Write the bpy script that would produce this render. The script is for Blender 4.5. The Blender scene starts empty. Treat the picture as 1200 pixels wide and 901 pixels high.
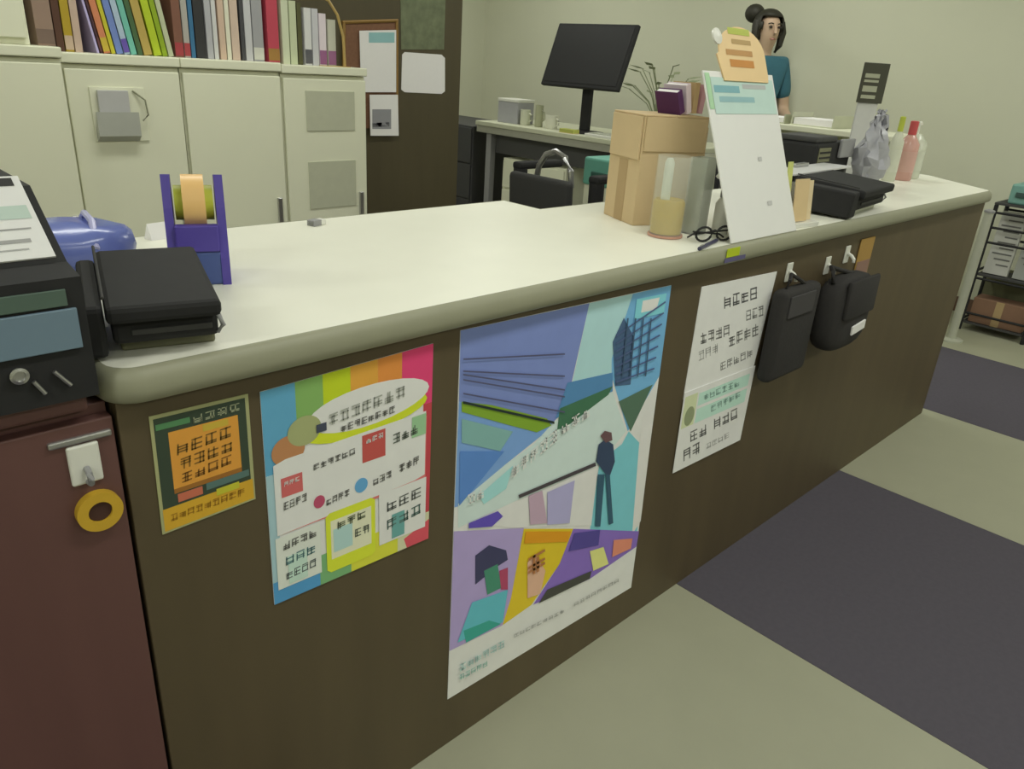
import bpy, bmesh, math, random
from mathutils import Vector, Matrix, Euler
random.seed(7)
scene = bpy.context.scene
COL = scene.collection

# ------------------------------------------------------------------ camera
F_PX, PITCH, ROLL, YAW, CAM_H = 888.45, 0.402834, 0.067096, 0.779742, 1.25
_f = Vector((math.cos(YAW)*math.cos(PITCH), math.sin(YAW)*math.cos(PITCH), -math.sin(PITCH)))
_r = Vector((math.sin(YAW), -math.cos(YAW), 0)); _u = _r.cross(_f)
CR = _r*math.cos(ROLL)+_u*math.sin(ROLL); CU = -_r*math.sin(ROLL)+_u*math.cos(ROLL)
CP = Vector((0, 0, CAM_H))
cam_data = bpy.data.cameras.new('camera'); cam = bpy.data.objects.new('camera', cam_data); COL.objects.link(cam)
cam_data.sensor_width = 36; cam_data.sensor_fit = 'HORIZONTAL'; cam_data.lens = F_PX/1200*36
cam_data.clip_start = .02
m = Matrix((CR, CU, -_f)).transposed().to_4x4(); m.translation = CP; cam.matrix_world = m
scene.camera = cam
def P(px, py, ax, val):
    """photo pixel -> point on the plane axis=val (a wall, the floor, a table top)"""
    d = _f+CR*((px-600)/F_PX)-CU*((py-450.5)/F_PX)
    return CP+d*((val-CP[ax])/d[ax])

# ------------------------------------------------------------------ light, exposure
w = bpy.data.worlds.new('world'); scene.world = w; w.use_nodes = True
w.node_tree.nodes['Background'].inputs[0].default_value = (.97, 1, .92, 1)
w.node_tree.nodes['Background'].inputs[1].default_value = .05
LIGHT_COL = (.985, 1.0, .925)
ROOM = (-3.2, 5.15, -3.4, 5.75, 2.6)          # x0,x1,y0,y1,height
LAMPS = [(x, y) for x in (-1.5, 1.1, 3.7) for y in (-1.9, .05, 2.3, 4.4)]
for lx, ly in LAMPS:
    ld = bpy.data.lights.new('ceiling_light_glow', 'AREA'); ld.shape = 'RECTANGLE'; ld.size = 1.2; ld.size_y = .26
    ld.energy = 15.5; ld.color = LIGHT_COL
    lo = bpy.data.objects.new('ceiling_light_glow', ld); COL.objects.link(lo); lo.location = (lx, ly, ROOM[4]-.075)
vs = scene.view_settings
vs.view_transform = 'Standard'; vs.look = 'None'; vs.gamma = 1; vs.use_curve_mapping = False; vs.exposure = 0.0

# ------------------------------------------------------------------ materials
def lin(c):
    return tuple(((v/255)/12.92 if v/255 <= .04045 else ((v/255+.055)/1.055)**2.4) for v in c)
MATS = {}
def mat(name, rgb, rough=.5, var=.06, scale=30, bump=0, metal=0, trans=0, alpha=1, spec=.5, stretch=None, emit=0):
    if name in MATS: return MATS[name]
    mt = bpy.data.materials.new(name); MATS[name] = mt; mt.use_nodes = True
    nt = mt.node_tree; b = nt.nodes['Principled BSDF']; c = lin(rgb)
    b.inputs['Roughness'].default_value = rough; b.inputs['Metallic'].default_value = metal
    b.inputs['Specular IOR Level'].default_value = spec
    tc = nt.nodes.new('ShaderNodeTexCoord'); mp = nt.nodes.new('ShaderNodeMapping')
    if stretch: mp.inputs['Scale'].default_value = stretch
    nz = nt.nodes.new('ShaderNodeTexNoise'); nz.inputs['Scale'].default_value = scale; nz.inputs['Detail'].default_value = 4
    mx = nt.nodes.new('ShaderNodeMix'); mx.data_type = 'RGBA'
    mx.inputs[6].default_value = (*[v*(1-var) for v in c], 1); mx.inputs[7].default_value = (*[min(1, v*(1+var)) for v in c], 1)
    nt.links.new(tc.outputs['Object'], mp.inputs[0]); nt.links.new(mp.outputs[0], nz.inputs['Vector'])
    nt.links.new(nz.outputs['Fac'], mx.inputs[0]); nt.links.new(mx.outputs[2], b.inputs['Base Color'])
    if bump:
        bp = nt.nodes.new('ShaderNodeBump'); bp.inputs['Strength'].default_value = bump; bp.inputs['Distance'].default_value = .002
        nt.links.new(nz.outputs['Fac'], bp.inputs['Height']); nt.links.new(bp.outputs[0], b.inputs['Normal'])
    if trans: b.inputs['Transmission Weight'].default_value = trans; b.inputs['IOR'].default_value = 1.3
    if alpha < 1: b.inputs['Alpha'].default_value = alpha
    if emit:
        b.inputs['Emission Color'].default_value = (*c, 1); b.inputs['Emission Strength'].default_value = emit
    return mt
WHITE = mat('white_paper', (240, 238, 238), .8, .02, 60)
CREAM = mat('cream_laminate', (240, 240, 226), .38, .025, 14)
EDGE = mat('shaded_grey_edging', (150, 150, 128), .5, .06, 20)  # grey edging, darkened by the shade of the upright rim face
BROWN = mat('dark_brown_laminate', (90, 78, 56), .55, .22, 5, .15, stretch=(2.5, 2.5, .35))
BROWN2 = mat('reddish_brown_laminate', (102, 70, 66), .5, .18, 5, .15, stretch=(2.5, 2.5, .35))
STEEL = mat('pale_painted_steel', (230, 231, 208), .45, .02, 6)
BLACK = mat('black_plastic', (46, 46, 47), .7, .12, 40, spec=.2)
BLACK2 = mat('charcoal_plastic', (70, 70, 70), .7, .12, 40, spec=.25)
BLACKF = mat('black_fabric', (48, 46, 46), .9, .2, 120, .3)
SILVER = mat('brushed_silver', (190, 190, 190), .3, .08, 60, metal=.9)
GREYP = mat('grey_plastic', (150, 150, 152), .5, .06, 30)
WHITEP = mat('white_plastic', (228, 228, 220), .35, .03, 20)
INK = mat('dark_ink', (62, 62, 60), .8, .1, 60)
def cm(rgb, rough=.7, **k):
    return mat('print_%d_%d_%d' % rgb, rgb, rough, .05, 25, **k)

# ------------------------------------------------------------------ helpers
def link(o, parent=None):
    COL.objects.link(o)
    if parent is not None: o.parent = parent
    return o
def tag(o, label=None, cat=None, group=None, kind=None):
    if label: o['label'] = label
    if cat: o['category'] = cat
    if group: o['group'] = group
    if kind: o['kind'] = kind
    return o
def thing(name, label, cat, loc=(0, 0, 0), rz=0, group=None):
    o = bpy.data.objects.new(name, None); COL.objects.link(o); o.empty_display_size = .05
    o.location = loc; o.rotation_euler = (0, 0, rz)
    return tag(o, label, cat, group)
class MB:
    def __init__(s): s.bm = bmesh.new(); s.mats = []
    def mi(s, m):
        if m is None: return 0
        if m not in s.mats: s.mats.append(m)
        return s.mats.index(m)
    def _fin(s, verts, m, M=None):
        i = s.mi(m); fs = set()
        for v in verts:
            if M is not None: v.co = M @ v.co
            fs.update(v.link_faces)
        for f in fs: f.material_index = i
    def box(s, a, b, m=None, bev=0, M=None, seg=2):
        r = bmesh.ops.create_cube(s.bm, size=1); vs_ = r['verts']
        for v in vs_: v.co = Vector(((a[k]+b[k])/2+v.co[k]*(b[k]-a[k]) for k in range(3)))
        if bev:
            es = {e for v in vs_ for e in v.link_edges}
            r2 = bmesh.ops.bevel(s.bm, geom=list(es), offset=bev, segments=seg, affect='EDGES', profile=.5)
            vs_ = list({v for f in r2['faces'] for v in f.verts} | {v for v in vs_ if v.is_valid})
        s._fin(vs_, m, M); return s
    def poly(s, pts, d, m=None, M=None):
        """prism: polygon pts extruded by vector d"""
        d = Vector(d); a = [s.bm.verts.new(p) for p in pts]; b = [s.bm.verts.new(Vector(p)+d) for p in pts]
        n = len(pts); s.bm.faces.new(a[::-1]); s.bm.faces.new(b)
        for i in range(n): s.bm.faces.new((a[i], a[(i+1) % n], b[(i+1) % n], b[i]))
        s._fin(a+b, m, M); return s
    def face(s, pts, m=None):
        a = [s.bm.verts.new(p) for p in pts]; f = s.bm.faces.new(a); f.material_index = s.mi(m); return s
    def lathe(s, prof, c=(0, 0, 0), m=None, n=20, M=None):
        rings = []; c = Vector(c)
        for r, z in prof:
            rings.append([s.bm.verts.new(c+Vector((r*math.cos(2*math.pi*k/n), r*math.sin(2*math.pi*k/n), z))) for k in range(n)])
        for a, b in zip(rings, rings[1:]):
            for k in range(n): s.bm.faces.new((a[k], a[(k+1) % n], b[(k+1) % n], b[k]))
        s.bm.faces.new(rings[0][::-1]); s.bm.faces.new(rings[-1])
        s._fin([v for r in rings for v in r], m, M); return s
    def tube(s, path, r, m=None, n=8, closed=False, M=None):
        pts = [Vector(p) for p in path]; rings = []; N = len(pts)
        for i, p in enumerate(pts):
            if closed: t = pts[(i+1) % N]-pts[i-1]
            else: t = pts[min(i+1, N-1)]-pts[max(i-1, 0)]
            t.normalize(); up = Vector((0, 0, 1)) if abs(t.z) < .9 else Vector((1, 0, 0))
            x = t.cross(up).normalized(); y = x.cross(t)
            rr = r[i] if isinstance(r, (list, tuple)) else r
            rings.append([s.bm.verts.new(p+(x*math.cos(2*math.pi*k/n)+y*math.sin(2*math.pi*k/n))*rr) for k in range(n)])
        pr = list(zip(rings, rings[1:]))+([(rings[-1], rings[0])] if closed else [])
        for a, b in pr:
            for k in range(n): s.bm.faces.new((a[k], b[k], b[(k+1) % n], a[(k+1) % n]))
        if not closed: s.bm.faces.new(rings[0]); s.bm.faces.new(rings[-1][::-1])
        s._fin([v for q in rings for v in q], m, M); return s
    def blob(s, c, r, m=None, e=2.5, nu=24, nv=12, M=None):
        """superellipsoid"""
        sg = lambda v: math.copysign(abs(v)**(2/e), v); rows = []
        for j in range(nv+1):
            ph = -math.pi/2+math.pi*j/nv; row = []
            for k in range(nu):
                th = 2*math.pi*k/nu
                row.append(s.bm.verts.new((c[0]+r[0]*sg(math.cos(ph))*sg(math.cos(th)), c[1]+r[1]*sg(math.cos(ph))*sg(math.sin(th)), c[2]+r[2]*sg(math.sin(ph)))))
            rows.append(row)
        for a, b in zip(rows, rows[1:]):
            for k in range(nu): s.bm.faces.new((a[k], a[(k+1) % nu], b[(k+1) % nu], b[k]))
        s._fin([v for q in rows for v in q], m, M); return s
    def build(s, name, m=None, parent=None, smooth=False, off=None):
        bmesh.ops.remove_doubles(s.bm, verts=s.bm.verts, dist=1e-6)
        bmesh.ops.recalc_face_normals(s.bm, faces=s.bm.faces)
        me = bpy.data.meshes.new(name)
        if off is not None: bmesh.ops.translate(s.bm, verts=s.bm.verts, vec=-Vector(off))
        s.bm.to_mesh(me); s.bm.free()
        for x in (s.mats or [m]): me.materials.append(x)
        if smooth:
            for p in me.polygons: p.use_smooth = True
            try: me.set_sharp_from_angle(angle=math.radians(40))
            except Exception: pass
        return link(bpy.data.objects.new(name, me), parent)
def bx(name, a, b, m, parent=None, bev=.002): return MB().box(a, b, None, bev).build(name, m, parent)
def struct(o): return tag(o, kind='structure')
def RX(a): return Matrix.Rotation(a, 4, 'X')
def RY(a): return Matrix.Rotation(a, 4, 'Y')
def RZ(a): return Matrix.Rotation(a, 4, 'Z')
def T(*v): return Matrix.Translation(v)

# ------------------------------------------------------------------ the room
x0, x1, y0, y1, HT = ROOM
WALL = mat('cream_wall_paint', (216, 217, 196), .85, .025, 3, .05)
CEIL = mat('white_ceiling_tile', (225, 226, 215), .9, .04, 60, .1)
FL_L = mat('pale_beige_vinyl', (164, 164, 142), .5, .05, 9)
FL_D = mat('dark_grey_carpet', (90, 86, 95), .9, .10, 70, .3, spec=.1)
floor = struct(bx('floor', (x0-.1, y0-.1, -.12), (x1+.1, y1+.1, -.004), FL_L, None, 0))
xs = [x0, -.5, .5, 1.512, 2.503, 3.35, 4.32, x1]
for i in range(7):
    o = bx('floor_strip', (xs[i]+.0008, y0, -.004), (xs[i+1]-.0008, y1, 0), FL_D if i in (1, 3, 5) else FL_L, floor, 0)
ceil = struct(bx('ceiling', (x0-.1, y0-.1, HT), (x1+.1, y1+.1, HT+.1), CEIL, None, 0))
struct(bx('wall_right', (x1, y0-.1, 0), (x1+.1, y1+.1, HT), WALL, None, 0))
struct(bx('wall_back', (x0-.1, y1, 0), (x1, y1+.1, HT), WALL, None, 0))
struct(bx('wall_left', (x0-.1, y0, 0), (x0, y1, HT), WALL, None, 0))
struct(bx('wall_front', (x0-.1, y0-.1, 0), (x1, y0, HT), WALL, None, 0))
BB = mat('brown_vinyl_skirting', (110, 84, 70), .6, .08, 20)
struct(bx('baseboard_right', (x1-.012, y0, 0), (x1, y1, .09), BB, None, .002))
struct(bx('baseboard_back', (x0, y1-.012, 0), (x1-.012, y1, .09), BB, None, .002))
HOUSING = mat('white_lamp_housing', (235, 235, 230), .4, .02, 20)
TUBE = mat('fluorescent_tube', (255, 255, 225), .4, .0, 20, emit=3)
for k, (lx, ly) in enumerate(LAMPS):
    t = thing('ceiling_light', 'long white fluorescent ceiling light with two glowing tubes', 'ceiling light', (lx, ly, HT), 0, 'fluorescent lights in rows on the ceiling')
    MB().poly([(-.62, -.15, -.001), (.62, -.15, -.001), (.62, -.09, -.05), (-.62, -.09, -.05)], (0, 0, -.0001)).box((-.62, -.13, -.05), (.62, .13, -.001)).build('housing', HOUSING, t)
    for sy in (-.07, .07): MB().tube([(-.59, sy, -.064), (.59, sy, -.064)], .008, None, 8).build('tube', TUBE, t, True)

# ------------------------------------------------------------------ the counter
FR = .831; ZT = .918; ZR = .879
def sweep(mb, path, prof, m=None):
    """sweep profile (outward offset, z) along an open 2-D path, outward = right-hand side"""
    rings = []; n = len(path)
    for i, p in enumerate(path):
        p = Vector(p); ds = []
        if i > 0: ds.append((p-Vector(path[i-1])).normalized())
        if i < n-1: ds.append((Vector(path[i+1])-p).normalized())
        ns = [Vector((d.y, -d.x)) for d in ds]; nn = sum(ns, Vector((0, 0))).normalized()
        k = 1/max(.3, nn.dot(ns[0]))
        rings.append([mb.bm.verts.new((p.x+nn.x*k*o, p.y+nn.y*k*o, z)) for o, z in prof])
    q = len(prof)
    for a, b in zip(rings, rings[1:]):
        for j in range(q): mb.bm.faces.new((a[j], b[j], b[(j+1) % q], a[(j+1) % q]))
    mb.bm.faces.new(rings[0][::-1]); mb.bm.faces.new(rings[-1])
    return mb
counter = thing('service_counter', 'long dark brown service counter with a cream top and posters on its front', 'counter', (1.7, 1.0, 0))
def cpart(o):
    o.parent = counter; o.matrix_parent_inverse = Matrix.Translation((-1.7, -1.0, 0)); return o
arc = [(.225+.03-.03*math.cos(a), .823+.03-.03*math.sin(a)) for a in [math.pi/2*k/5 for k in range(6)]]
path = [(.225, 1.43)]+arc+[(3.26, .823), (3.285, .835), (3.53, 1.13), (3.53, 1.3)]
top_outline = path+[(1.372, 1.3), (1.372, 1.43)]
mb = MB(); mb.poly([(x, y, ZR+.003) for x, y in top_outline], (0, 0, ZT-ZR-.003)); cpart(mb.build('countertop', CREAM))
prof = [(0, ZR), (.008, ZR), (.0125, ZR+.005), (.014, ZR+.014), (.0125, ZT-.011), (.008, ZT-.004), (.002, ZT+.0004), (0, ZT+.0004)]
cpart(sweep(MB(), path, prof).build('edge_band', EDGE, None, True))
cpart(sweep(MB(), [(3.53, 1.3), (1.372, 1.3), (1.372, 1.43), (.225, 1.43)], prof).build('edge_band', EDGE, None, True))
# front boards with hairline joints, kick strip, carcass, end board
xj = [.2245, 3.272]
for a, b in zip(xj, xj[1:]): cpart(bx('front_panel', (a+.0008, FR, .0), (b-.0008, FR+.02, ZR), BROWN, None, .001))
mb = MB(); mb.poly([(.2255, FR+.021, 0), (3.27, FR+.021, 0), (3.27, 1.10, 0), (3.27, 1.26, 0), (1.35, 1.26, 0), (1.35, 1.4, 0), (.2255, 1.4, 0)], (0, 0, ZR-.001)); cpart(mb.build('carcass', BROWN))
cpart(bx('end_panel', (3.271, FR+.0, 0), (3.29, 1.26, ZR), BROWN, None, .001))

# low brown cabinet carrying the machine, flush with the counter
low = thing('side_cabinet', 'reddish brown cabinet butted against the short end of the counter', 'cabinet', (-.4, 1.1, 0))
bx('body', (-.8, -.25, 0), (.6205, .3, .876), BROWN2, low, .001)
bx('top_board', (-.8, -.266, .876), (.6, .3, .9), BROWN2, low, .004)
bx('door', (-.78, -.268, .03), (-.1, -.251, .865), BROWN2, low, .002)
bx('door', (-.096, -.268, .03), (.6205, -.251, .865), BROWN2, low, .002)

# ------------------------------------------------------------------ flat prints on the counter front
EPS = .00006
def boost(rgb, k=1.75):
    o = []
    for v in lin(rgb):
        v = min(.88, v*k); o.append(int(round(255*(1.055*v**(1/2.4)-.055 if v > .0031 else v*12.92))))
    return tuple(o)
class Print:
    """sheet fixed on the counter front; patches are given where the photo shows them on that plane"""
    def __init__(s, name, label, cat, corners, paper=WHITE, k=1.7):
        s.k = k
        s.pts = [P(x, y, 1, FR) for x, y in corners]
        s.c = sum(s.pts, Vector())/len(s.pts); s.c.y = FR
        s.t = thing(name, label, cat, s.c)
        MB().poly([p-s.c+Vector((0, -.0002, 0)) for p in s.pts], (0, -.0012, 0)).build('sheet', paper, s.t)
        s.n = 1
    def add(s, name, items):
        for rgb, poly in items:
            q = []; s.n += 1
            for x, y in poly:
                p = P(x, y, 1, FR)-s.c; p.y = -.0014-EPS*s.n; q.append(p)
            mb = MB(); mb.face(q, cm(boost(rgb, s.k))); o = mb.build(name, None, s.t)
            for p in o.data.polygons:
                if p.normal.y > 0: p.flip()
    def rows(s, name, rows, rgb=(60, 60, 58)):
        """rows of illegible character-like marks: (x0,y0,x1,y1,height px,count[,rgb])"""
        mb = MB(); L = s.n; s.n += 1
        for r in rows:
            a, b, c, d, h, n = r[:6]; m_ = cm(boost(r[6], s.k)) if len(r) > 6 else cm(rgb)
            for i in range(n):
                u = (i+.08)/n; v = (i+.92)/n
                A = Vector((a+(c-a)*u, b+(d-b)*u)); B = Vector((a+(c-a)*v, b+(d-b)*v))
                def pt(fx, fy):
                    q = A.lerp(B, fx); p = P(q.x, q.y+h*fy, 1, FR)-s.c; p.y = -.0014-EPS*L; return p
                th = .13
                strokes = [(.05, k, .95, k+th) for k in random.sample([0, .22, .45, .68, .85], 3)]
                strokes += [(k, random.choice([0, .2]), k+th, 1) for k in random.sample([.05, .3, .5, .78], 2)]
                for e0, f0, e1, f1 in strokes: mb.face([pt(e0, f0), pt(e1, f0), pt(e1, f1), pt(e0, f1)], m_)
        o = mb.build(name, None, s.t); o['kind'] = 'stuff'
        for p in o.data.polygons:
            if p.normal.y > 0: p.flip()
        return o
def quad_uv(c):
    """bilinear photo position inside a poster's corner quad (tl,tr,br,bl)"""
    def f(u, v):
        tl, tr, br, bl = [Vector(k) for k in c]
        q = (tl.lerp(tr, u)).lerp(bl.lerp(br, u), v); return (q.x, q.y)
    return f

# orange poster
oc = [(174, 488), (290, 461), (299, 584), (190, 626)]
g = quad_uv(oc)
R4 = lambda g, a, b, c, d: [g(a, b), g(c, b), g(c, d), g(a, d)]
pr = Print('small_poster', 'small orange and dark green poster with an ochre strip on the counter', 'poster', oc, cm((176, 178, 130)), 1.2)
pr.add('background', [((52, 66, 52), R4(g, .035, .03, .965, .97)), ((205, 160, 44), R4(g, .03, .80, .985, .985))])
pr.add('panel', [((214, 150, 60), R4(g, .17, .17, .88, .70)), ((150, 100, 40), R4(g, .17, .66, .88, .70)), ((196, 168, 60), R4(g, .52, .18, .78, .24)), ((190, 105, 80), R4(g, .20, .71, .46, .78)), ((84, 112, 108), R4(g, .5, .70, .95, .76)), ((190, 185, 50), R4(g, .60, .78, .84, .84)), ((80, 130, 86), R4(g, .05, .08, .4, .13))])
pr.rows('lettering', [(*g(.23, .29), *g(.82, .25), 13, 4, (120, 92, 40)), (*g(.25, .42), *g(.82, .38), 13, 4, (130, 96, 40)), (*g(.25, .55), *g(.80, .51), 11, 4, (128, 88, 34)), (*g(.42, .08), *g(.92, .06), 9, 4, (150, 156, 128)), (*g(.1, .86), *g(.9, .86), 8, 9, (165, 120, 30))])

# colourful campaign poster
cc = [(304, 459), (507, 402), (501, 630), (321, 708)]
g = quad_uv(cc)
pr = Print('campaign_poster', 'colourful rainbow-edged poster with white text panels on the counter', 'poster', cc, cm(boost((196, 200, 190))), 1.45)
pr.add('border_patch', [((86, 150, 186), R4(g, 0, 0, .2, .4)), ((120, 160, 90), R4(g, .2, 0, .38, .3)), ((176, 192, 30), R4(g, .36, 0, .52, .3)), ((206, 150, 60), R4(g, .52, 0, .68, .3)), ((214, 130, 60), R4(g, .68, 0, .82, .3)), ((206, 60, 110), R4(g, .82, 0, 1, .3)),
    ((176, 60, 70), R4(g, .95, .3, 1, .95)), ((150, 180, 190), R4(g, 0, .4, .06, .9)), ((74, 140, 190), R4(g, 0, .9, .3, 1)), ((110, 160, 110), R4(g, .3, .86, .5, 1)), ((196, 196, 60), R4(g, .5, .86, .8, 1)), ((190, 190, 160), R4(g, .8, .86, 1, 1)), ((196, 76, 90), [g(.84, .95), g(1, .90), g(1, 1), g(.86, 1)])])
import itertools
def oval(g, cu, cv, ru, rv, tilt=0, n=26):
    return [g(cu+ru*math.cos(2*math.pi*k/n)*math.cos(tilt)-rv*math.sin(2*math.pi*k/n)*math.sin(tilt)*.6, cv+rv*math.sin(2*math.pi*k/n)+ru*math.cos(2*math.pi*k/n)*math.sin(tilt)) for k in range(n)]
pr.add('panel', [((190, 200, 40), oval(g, .60, .27, .37, .085)), ((222, 222, 216), oval(g, .62, .215, .36, .10)), ((170, 120, 80), oval(g, .14, .31, .10, .07)), ((150, 156, 110), oval(g, .24, .24, .10, .07)),
    ((196, 110, 110), R4(g, .05, .36, .97, .69)), ((212, 212, 206), [g(.045, .36), g(.12, .345), g(.965, .335), g(.965, .66), g(.9, .672), g(.045, .69)]), ((200, 205, 198), R4(g, .03, .70, .31, .94)), ((196, 206, 50), [g(.345, .69), g(.37, .675), g(.63, .675), g(.655, .69), g(.655, .945), g(.63, .96), g(.37, .96), g(.345, .945)]), ((205, 210, 204), R4(g, .68, .675, .975, .93))])
pr.add('picture', [((204, 208, 180), R4(g, .375, .715, .63, .90)), ((176, 76, 72), R4(g, .58, .355, .72, .49)), ((186, 92, 92), R4(g, .085, .43, .215, .52)), ((160, 190, 190), R4(g, .39, .76, .51, .87)), ((90, 150, 196), oval(g, .57, .595, .04, .035)), ((170, 70, 100), oval(g, .31, .60, .035, .03)), ((140, 180, 140), R4(g, .88, .345, .965, .45)), ((176, 200, 190), R4(g, .10, .80, .22, .93)), ((96, 150, 150), R4(g, .76, .80, .84, .92)), ((60, 66, 84), R4(g, .31, .23, .37, .27))])
D = (96, 96, 92)
pr.rows('lettering', [(*g(.38, .20), *g(.84, .17), 13, 7, (150, 152, 146)), (*g(.45, .27), *g(.78, .255), 8, 8, D), (*g(.28, .415), *g(.54, .40), 7, 6, D), (*g(.76, .40), *g(.92, .385), 11, 3, (84, 92, 84)), (*g(.35, .60), *g(.50, .59), 8, 4, D), (*g(.64, .585), *g(.76, .575), 8, 3, D), (*g(.80, .565), *g(.93, .55), 9, 3, D),
    (*g(.09, .545), *g(.24, .535), 9, 4, D), (*g(.07, .73), *g(.29, .72), 9, 4, D), (*g(.08, .80), *g(.28, .79), 10, 3, (70, 110, 116)), (*g(.08, .87), *g(.28, .86), 9, 4, (80, 90, 92)), (*g(.41, .73), *g(.60, .72), 9, 3, (84, 92, 70)), (*g(.52, .80), *g(.62, .80), 9, 2, (84, 92, 84)), (*g(.72, .73), *g(.95, .715), 11, 3, (90, 94, 92)), (*g(.72, .82), *g(.95, .80), 11, 3, (80, 104, 100)), (*g(.60, .375), *g(.71, .37), 6, 3, (226, 210, 205)), (*g(.10, .45), *g(.2, .445), 5, 3, (226, 210, 205))])

# big picture poster
bc = [(539, 387), (786, 334), (739, 688), (524, 819)]
pr = Print('picture_poster', 'large blue collage poster with a white caption strip on the counter', 'poster', bc, cm(boost((198, 198, 194))))
pr.add('photograph', [((104, 118, 172), [(539, 387), (690, 355), (662, 480), (648, 494), (537, 470)]),
    ((150, 184, 212), [(690, 355), (741, 344), (716, 420), (718, 440), (664, 476)]),
    ((98, 150, 200), [(741, 344), (786, 334), (772, 440), (735, 505), (716, 440), (716, 420)]),
    ((104, 138, 190), [(537, 470), (648, 494), (640, 505), (590, 545), (545, 590), (532, 594)]),
    ((176, 200, 192), [(648, 494), (717, 458), (733, 505), (700, 545), (600, 588), (536, 618), (536, 590), (590, 545), (625, 520)]),
    ((106, 170, 184), [(736, 505), (750, 520), (746, 626), (690, 625), (702, 540), (728, 520)]),
    ((196, 190, 190), [(767, 455), (766, 480), (750, 610), (740, 626), (748, 522), (752, 490)]),
    ((150, 136, 182), [(531, 622), (613, 618), (598, 700), (588, 732), (526, 762)]),
    ((212, 166, 34), [(613, 619), (671, 619), (655, 660), (622, 708), (588, 732), (598, 700)]),
    ((116, 92, 168), [(671, 619), (748, 622), (745, 640), (690, 678), (624, 708), (655, 660)]),
    ((196, 190, 196), [(600, 590), (700, 545), (692, 615), (596, 618), (560, 612)])])
pr.add('picture_detail', [((70, 116, 160), [(664, 448), (717, 436), (717, 458), (650, 490)]), ((54, 96, 72), [(655, 478), (717, 452), (712, 462), (662, 500), (652, 503)]),
    ((60, 84, 116), [(717, 400), (730, 372), (742, 395), (738, 450), (720, 452)]), ((70, 96, 80), [(724, 470), (764, 450), (738, 505)]),
    ((110, 142, 40), [(540, 470), (575, 474), (640, 490), (645, 498), (628, 506), (590, 496), (540, 482)]),
    ((110, 150, 150), [(540, 490), (600, 505), (585, 528), (540, 518)]), ((76, 116, 178), [(538, 528), (590, 528), (560, 565), (537, 592)]), ((140, 186, 190), [(560, 580), (600, 545), (592, 572), (566, 590)]),
    ((110, 176, 210), [(745, 350), (780, 343), (777, 366), (742, 374)]), ((196, 200, 222), [(752, 352), (772, 348), (768, 362), (750, 366)]),
    ((52, 52, 84), [(556, 650), (572, 638), (592, 644), (594, 655), (580, 664), (556, 684)]), ((60, 120, 100), [(566, 668), (582, 660), (586, 688), (570, 696)]), ((150, 60, 90), [(584, 668), (594, 664), (594, 690), (586, 690)]), ((84, 160, 176), [(552, 705), (594, 690), (588, 728), (535, 752)]), ((50, 140, 130), [(542, 738), (572, 726), (586, 730), (545, 752)]),
    ((196, 152, 130), [(617, 658), (626, 648), (638, 668), (632, 695), (617, 700)]), ((196, 130, 20), [(615, 622), (668, 622), (664, 634), (613, 636)]),
    ((214, 200, 120), [(690, 645), (706, 640), (712, 660), (694, 668)]), ((200, 120, 100), [(718, 632), (740, 630), (738, 642), (716, 652)]), ((70, 60, 130), [(672, 624), (702, 620), (700, 638), (665, 645)]), ((60, 60, 56), [(640, 690), (692, 668), (690, 677), (630, 706)]),
    ((82, 66, 160), [(548, 612), (582, 598), (588, 604), (575, 616), (548, 618)]), ((164, 140, 160), [(618, 580), (634, 574), (640, 612), (620, 614)]), ((150, 146, 186), [(640, 576), (672, 562), (666, 612), (640, 614)])])
tubeline = lambda a, b, w: [(a[0], a[1]-w), (b[0], b[1]-w), (b[0], b[1]+w), (a[0], a[1]+w)]
fig = [((44, 58, 84), [(697, 540), (700, 520), (708, 514), (717, 520), (719, 540), (712, 560)]), ((90, 66, 70), [(702, 510), (707, 504), (715, 506), (716, 515), (708, 518)]), ((44, 76, 96), [(699, 555), (707, 555), (702, 616), (696, 616)]), ((44, 76, 96), [(708, 555), (713, 555), (717, 612), (712, 614)])]
wires = [((70, 72, 100), tubeline((541, a), (660, b), .9)) for a, b in ((438, 456), (434, 440), (444, 464), (460, 482), (420, 414))]
pr.add('picture_line', [((60, 54, 60), [(606, 579), (696, 541), (697, 545), (607, 583)]), ((26, 40, 36), [(541, 469), (648, 493), (648, 496), (541, 472)])]+fig+wires +
    [((66, 82, 120), [(720, 392+k*9), (778-k*2.2, 352+k*13), (778-k*2.2, 354+k*13), (720, 394+k*9)]) for k in range(7)] + [((52, 74, 100), [(733+k*9, 372), (734.5+k*9, 372), (728+k*9, 440), (726.5+k*9, 440)]) for k in range(4)])
pr.rows('lettering', [(596, 548, 652, 500, 14, 5, (214, 222, 220)), (655, 497, 690, 474, 12, 3, (206, 218, 216)), (545, 579, 566, 569, 12, 2, (206, 218, 222)), (536, 778, 590, 748, 8, 6, (150, 180, 180)), (600, 742, 660, 712, 4, 9, (150, 150, 150)), (670, 706, 724, 676, 4, 8, (150, 150, 150)), (536, 790, 570, 772, 6, 5, (130, 170, 164)), (614, 655, 640, 640, 22, 1, (150, 100, 60))])

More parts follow.
